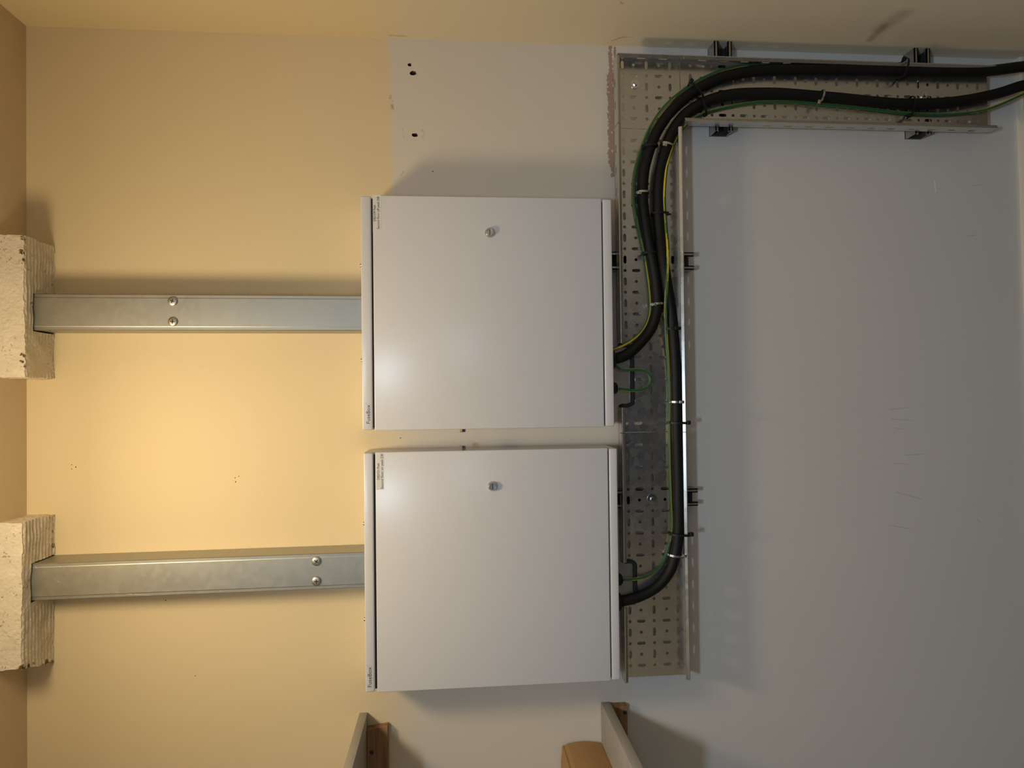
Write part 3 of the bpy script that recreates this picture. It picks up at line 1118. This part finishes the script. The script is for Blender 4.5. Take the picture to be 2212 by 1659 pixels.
EARTH_A = [(1322, 755, .066), (1337, 750, .066), (1350, 744, .063), (1367.5, 733, .058), (1384, 719, .053), (1396, 700, .05), (1403, 677), (1404, 653), (1401, 617), (1396, 581), (1389.5, 545),
           (1381.5, 508), (1374.5, 472), (1370, 443), (1369, 427), (1369.5, 400), (1371, 380), (1374, 363), (1380, 339), (1387.5, 316), (1397, 291), (1409, 267), (1424.5, 243),
           (1446, 219), (1475, 195.5), (1506, 175.5), (1540, 159), (1575, 147.5), (1612, 141, .052), (1660, 141, .0475), (1720, 142, .0466), (1850, 145, .0466), (2000, 148, .0466), (2130, 148, .048), (2212, 137, .058), (2300, 127, .070)]
EARTH_B = [(1338, 1252.5, .066), (1358, 1252, .063), (1385, 1249, .057), (1404, 1241.5, .052), (1423, 1226), (1436, 1205), (1443.5, 1182), (1449, 1153), (1450.5, 1126), (1449, 1090), (1447.5, 1053),
           (1446, 1008), (1445, 954), (1445, 918), (1445.5, 885), (1445, 831), (1443, 776, .052), (1440, 731, .059), (1437.5, 686, .068), (1438.5, 644, .0795), (1441, 599, .0855), (1442.6, 563, .0835),
           (1442, 526, .071), (1439, 490, .064), (1436, 454, .065), (1435, 425, .067), (1435.6, 405, .067), (1439.5, 363, .067), (1448, 330, .060), (1459, 303, .051), (1473, 280, .047), (1494, 259, .047), (1517, 246),
           (1551, 236), (1587, 228), (1636, 221), (1684, 219.5), (1732, 221.5), (1772, 225.5), (1845, 232), (1905, 239), (1965, 245.5), (2037, 247.5), (2085, 244),
           (2134, 235.5, .055), (2182, 216, .060), (2212, 202, .064), (2300, 165, .078)]
EARTH_C = [(1322, 786, .060), (1331, 791, .061), (1340, 796.5, .062), (1351, 799, .063), (1376, 798.5, .064), (1392, 801, .064), (1402, 809, .064), (1405.5, 821, .064), (1402, 832.5, .064),
           (1391, 840.5, .064), (1376, 843.8, .064), (1351, 842, .065), (1338, 840, .066)]


def W3(pts, D0):
    return [at(p[0], p[1], p[2] if len(p) > 2 else D0) for p in pts]


PA = relax(smooth_path(W3(CABLE_A, DC), 6), 5)
PB = relax(smooth_path(W3(CABLE_B, DC), 6), 5)


def single(name, bm, mats, label, cat, group=None):
    org = bm.verts[0].co.copy() if hasattr(bm.verts, 'ensure_lookup_table') and not bm.verts.ensure_lookup_table() else Vector()
    return tag(link(name, bm, mats, origin=org, smooth=True), label, cat, group)


for P, lab in ((PA, 'thick black cable entering the Off Peak board and dropping nearest the wall corner'),
               (PB, 'thick black cable lying along the lower flange of the tray to the On Peak board')):
    bm = bmesh.new()
    tube(bm, P, RC, 18)
    single('power_cable', bm, M['black_pvc'], lab, 'cable', 'thick black supply cables')


def earth(pts, label, stripe):
    bm = bmesh.new()
    path = relax(smooth_path(W3(pts, DB + RE + 0.0015), 5), 3)

    def mt(f, ang):
        c = stripe(f)
        d = abs((ang - c + 180) % 360 - 180)
        return 1 if d < 42 or abs(d - 180) < 30 else 0
    tube(bm, path, RE, 16, mt)
    return single('earth_wire', bm, [M['green'], M['yellow']], label, 'wire', 'green and yellow earth wires')


def lerp_stripe(keys):
    def f(x):
        for (a, va), (b, vb) in zip(keys, keys[1:]):
            if x <= b:
                return va + (vb - va) * (x - a) / (b - a)
        return keys[-1][1]
    return f


# angle 0 faces the room, +90 is left of travel
earth(EARTH_A, 'green and yellow earth wire hugging the thick cable of the Off Peak board', lerp_stripe([(0, 20), (0.22, 10), (0.32, 60), (0.36, 85), (0.6, 75), (1, 80)]))
earth(EARTH_B, 'long green and yellow earth wire beside the cable of the On Peak board', lerp_stripe([(0, 80), (0.1, 60), (0.2, 40), (0.36, 50), (0.4, 90), (0.48, -80), (0.55, -40), (0.6, -20), (0.66, -60), (1, -75)]))
earth(EARTH_C, 'short earth wire looping out of and back into the Off Peak board', lerp_stripe([(0, -85), (1, -80)]))


# ---------------------------------------------------------------- ties
def band(bm, c, t, n, f, hx, hy, width, th, shape=2.4, m=28, mi=0):
    """closed strap round a bundle: loop in the plane (n, f), width along t"""
    ring = []
    for k in range(m):
        a = 2 * math.pi * k / m
        ca, sa = math.cos(a), math.sin(a)
        q = (abs(ca) ** shape + abs(sa) ** shape) ** (-1 / shape)
        row = []
        for off in (0, th):
            for s in (-1, 1):
                row.append(bm.verts.new(c + n * (ca * q * (hx + off)) + f * (sa * q * (hy + off)) + t * (s * width / 2)))
        ring.append(row)
    for k in range(m):
        a, b = ring[k], ring[(k + 1) % m]
        for i, j in ((0, 1), (3, 2), (2, 0), (1, 3)):
            fc = bm.faces.new((a[i], a[j], b[j], b[i]))
            fc.material_index = mi


def obox(bm, c, ax, half, bevel=0.0006):
    """oriented box"""
    tmp = bmesh.new()
    box(tmp, (-half[0], -half[1], -half[2]), half, bevel)
    tmp.transform(Matrix.Translation(c) @ Matrix((ax[0], ax[1], ax[2])).transposed().to_4x4())
    me = bpy.data.meshes.new('t')
    tmp.to_mesh(me)
    tmp.free()
    bm.from_mesh(me)
    bpy.data.meshes.remove(me)


def tie(p0, p1, head, label, D=DC, hy=RC + 0.0016, steel=False, tail=None, headD=None):
    """p0, p1: the two pixel ends of the strap as seen across the cable; head: pixel of the lock"""
    a, b = at(p0[0], p0[1], D), at(p1[0], p1[1], D)
    n = (b - a)
    hx = n.length / 2
    n.normalize()
    c = (a + b) / 2
    f = FRONT
    tt = n.cross(f).normalized()
    t = thing('steel_tie' if steel else 'cable_tie', label, 'tie', c, 'stainless steel ties' if steel else 'black nylon cable ties')
    bm = bmesh.new()
    band(bm, c, tt, n, f, hx, hy, 0.0046 if steel else 0.0050, 0.0007 if steel else 0.0012)
    link('strap', bm, M['steel'] if steel else M['black_nylon'], t, c, smooth=True)
    h = at(head[0], head[1], headD if headD is not None else D)
    bm = bmesh.new()
    if steel:
        obox(bm, h, (n, tt, f), (0.0052, 0.0034, 0.0022))
        lathe(bm, h + f * 0.0018, f, [(0.0024, 0), (0.0022, 0.0016), (0, 0.002)], 12)
    else:
        obox(bm, h, (n, tt, f), (0.0042, 0.0046, 0.0038), 0.0012)
    link('buckle' if steel else 'lock_head', bm, M['steel'] if steel else M['black_nylon'], t, c)
    if tail:
        q = at(tail[0], tail[1], tail[2])
        bm = bmesh.new()
        d = (q - h)
        L = d.length
        d.normalize()
        sx = tt if abs(d.dot(tt)) < 0.8 else n
        e2 = d.cross(sx).normalized()
        obox(bm, (h + q) / 2, (d, sx, e2), (L / 2, 0.0022, 0.0007), 0.0003)
        link('tail', bm, M['black_nylon'], t, c)
    return t


FT = DC + RC + 0.003
# black nylon
tie((1488, 181), (1517, 212), (1493.5, 174.5), 'black tie with a stubby head at the bend of the outer cable', headD=0.064, tail=(1487, 181, 0.060))
tie((1389, 318), (1420, 315), (1389.5, 317), 'black cable tie on the outer cable below its bend, pinning the earth wire', headD=0.062)
tie((1407, 462), (1438, 462), (1440.5, 461.5), 'black tie with a long tail on the inner cable, beside the Off Peak board', headD=0.064, tail=(1449, 463, 0.060))
tie((1386, 548.5), (1420, 545), (1391, 548), 'black tie pinning an earth wire to the outer cable, over the upright strut', headD=0.064)
tie((1436, 711), (1472, 709), (1461, 708.5), 'black tie with its head on top, on the inner cable below the outer cable', headD=FT)
tie((1443, 913), (1486, 913.5), (1487.5, 913), 'black tie looped over the tray flange, level with the gap between the boards', D=0.060, hy=0.0205, headD=0.078)
tie((1445, 1152.5), (1491, 1154), (1494, 1154), 'black tie looped over the tray flange below the On Peak board, beside a steel tie', D=0.060, hy=0.0205, headD=0.078)
tie((1954.5, 128), (1944, 172), (1953.5, 127), 'black tie looped over the outer flange of the dropping tray, by the lower strut', D=0.060, hy=0.0200, headD=0.080)
tie((1969, 209.5), (1965, 251), (1964, 249.5), 'black cable tie round inner cable and earth wire, by the lower strut', headD=0.062, tail=(1959, 257, 0.062))
tie((1510, 212), (1523, 249), (1523, 248), 'black cable tie on the bend of the inner cable where the earth wire reappears', headD=0.058)
# stainless steel
tie((1374, 416.5), (1401.5, 416.5), (1381, 416.5), 'stainless tie on the outer cable, level with the corner of the Off Peak board', steel=True, headD=FT - 0.0015)
tie((1426.5, 310), (1454, 318), (1436, 312.5), 'stainless tie on the inner cable, near the inside corner of the tray', steel=True, headD=FT - 0.0012)
tie((1405.5, 658), (1434.5, 656), (1413, 657.5), 'stainless tie on the outer cable just before it turns into the Off Peak board', steel=True, headD=FT - 0.0015)
tie((1446.5, 868), (1475, 869), (1472.5, 868.5), 'stainless tie on the inner cable below the earth wire loop', steel=True, headD=FT - 0.0018)
tie((1443, 1197.5), (1475, 1201.5), (1478, 1200.5), 'stainless tie on the inner cable just before it turns into the On Peak board', steel=True, headD=FT - 0.001)
tie((1776, 196), (1770, 222), (1769, 220.5), 'stainless tie on the inner cable halfway down the dropping tray', steel=True, headD=FT - 0.006)

# ---------------------------------------------------------------- shelves
DSH = 0.34
GSH = 'grey shelves against the left wall'


def shelf(px_top, px_bot, py_end, label, rnd):
    zt, zb, xe = at(px_top, py_end).z, at(px_bot, py_end).z, at((px_top + px_bot) / 2, py_end).x
    bm = bmesh.new()
    box(bm, (XL + 0.001, -0.001, zb), (xe, -DSH, zt), rnd, 2)
    return tag(link('shelf_board', bm, M['shelf'], origin=(xe, 0, zb), smooth=True), label, 'shelf', GSH), zt, zb, xe


s1, s1t, s1b, s1x = shelf(776.7, 794, 1538.6, 'grey shelf board at the height of the tops of the fuse boards', 0.0008)
s2, s2t, s2b, s2x = shelf(1297.5, 1317.5, 1515.5, 'grey shelf board under the cardboard box', 0.0015)


def batten(zt, px_bot, py_end, D, label, hole, skew):
    zb, xe = at(px_bot, py_end, D).z, at(px_bot, py_end, D).x
    org = Vector((xe, 0, zb))
    t = thing('wood_batten', label, 'batten', org, 'battens under the shelves')
    bm = bmesh.new()
    box(bm, (XL + 0.001, -0.001, zb), (xe, -D, zt - 0.0006), 0.0006, 1)
    for v in bm.verts:
        if v.co.x > xe - 0.01:
            v.co.x -= skew * (v.co.z - zb) / (zt - zb) + random.uniform(0, 0.0012)
    link('batten_board', bm, M['wood'], t, org)
    c = at(hole[0], hole[1], D)
    bm = bmesh.new()
    lathe(bm, (c.x, -D - 0.0001, c.z), FRONT, [(0.0, 0.0), (0.0048, 0), (0.0048, 0.0004), (0.0034, 0.0003), (0.0012, 0.0001), (0, 0.0001)], 16)
    link('screw', bm, M['slot_dark'], t, org, smooth=True)
    return t


batten(s1b, 837.5, 1567.5, 0.020, 'brown wooden batten with a dark screw, under the shelf beside the board tops', (802.8, 1625.5), 0.007)
batten(s2b, 1355, 1523.5, 0.018, 'brown wooden batten under the shelf that carries the cardboard box', (1350, 1539), -0.001)

# cardboard box on the lower shelf
xe = at(1260, 1607, 0.006).x
zl, zh = s2t + 0.0009, at(1214, 1612, 0.006).z
org = Vector((xe - 0.14, -0.13, zl))
t = thing('cardboard_box', 'brown cardboard box standing on the lower grey shelf', 'box', org)


def curved_panel(lo, hi, bow):
    bm = bmesh.new()
    box(bm, lo, hi)
    bmesh.ops.subdivide_edges(bm, edges=bm.edges, cuts=6, use_grid_fill=True)
    for v in bm.verts:
        bow(v)
    return bm


x0, y0, y1 = xe - 0.28, -0.006, -0.255
th = 0.003


def bow_end(v):
    k = (v.co.z - zl) / (zh - zl)
    v.co.x += 0.006 * math.sin(math.pi * max(0, min(1, k))) - (0.004 if k > 0.97 else 0)


link('end_panel', curved_panel((xe - th, y0, zl), (xe, y1, zh), bow_end), M['card'], t, org)
link('end_panel', curved_panel((x0, y0, zl), (x0 + th, y1, zh), lambda v: None), M['card'], t, org)
for yy in (y0, y1 + th):
    link('side_panel', curved_panel((x0 + th, yy, zl), (xe - th, yy - th, zh - 0.001), lambda v: None), M['card'], t, org)
link('bottom_panel', curved_panel((x0 + th, y0 - th, zl), (xe - th, y1 + th, zl + th), lambda v: None), M['card'], t, org)


def bow_top(v):
    v.co.z -= 0.004 * math.exp(-((v.co.x - xe) / 0.02) ** 2)


ym = (y0 + y1) / 2
link('top_flap', curved_panel((x0, y0, zh), (xe - 0.001, ym - 0.001 + 0.002, zh + th), bow_top), M['card'], t, org)
link('top_flap', curved_panel((x0, ym - 0.002, zh), (xe - 0.001, y1, zh + th), bow_top), M['card'], t, org)
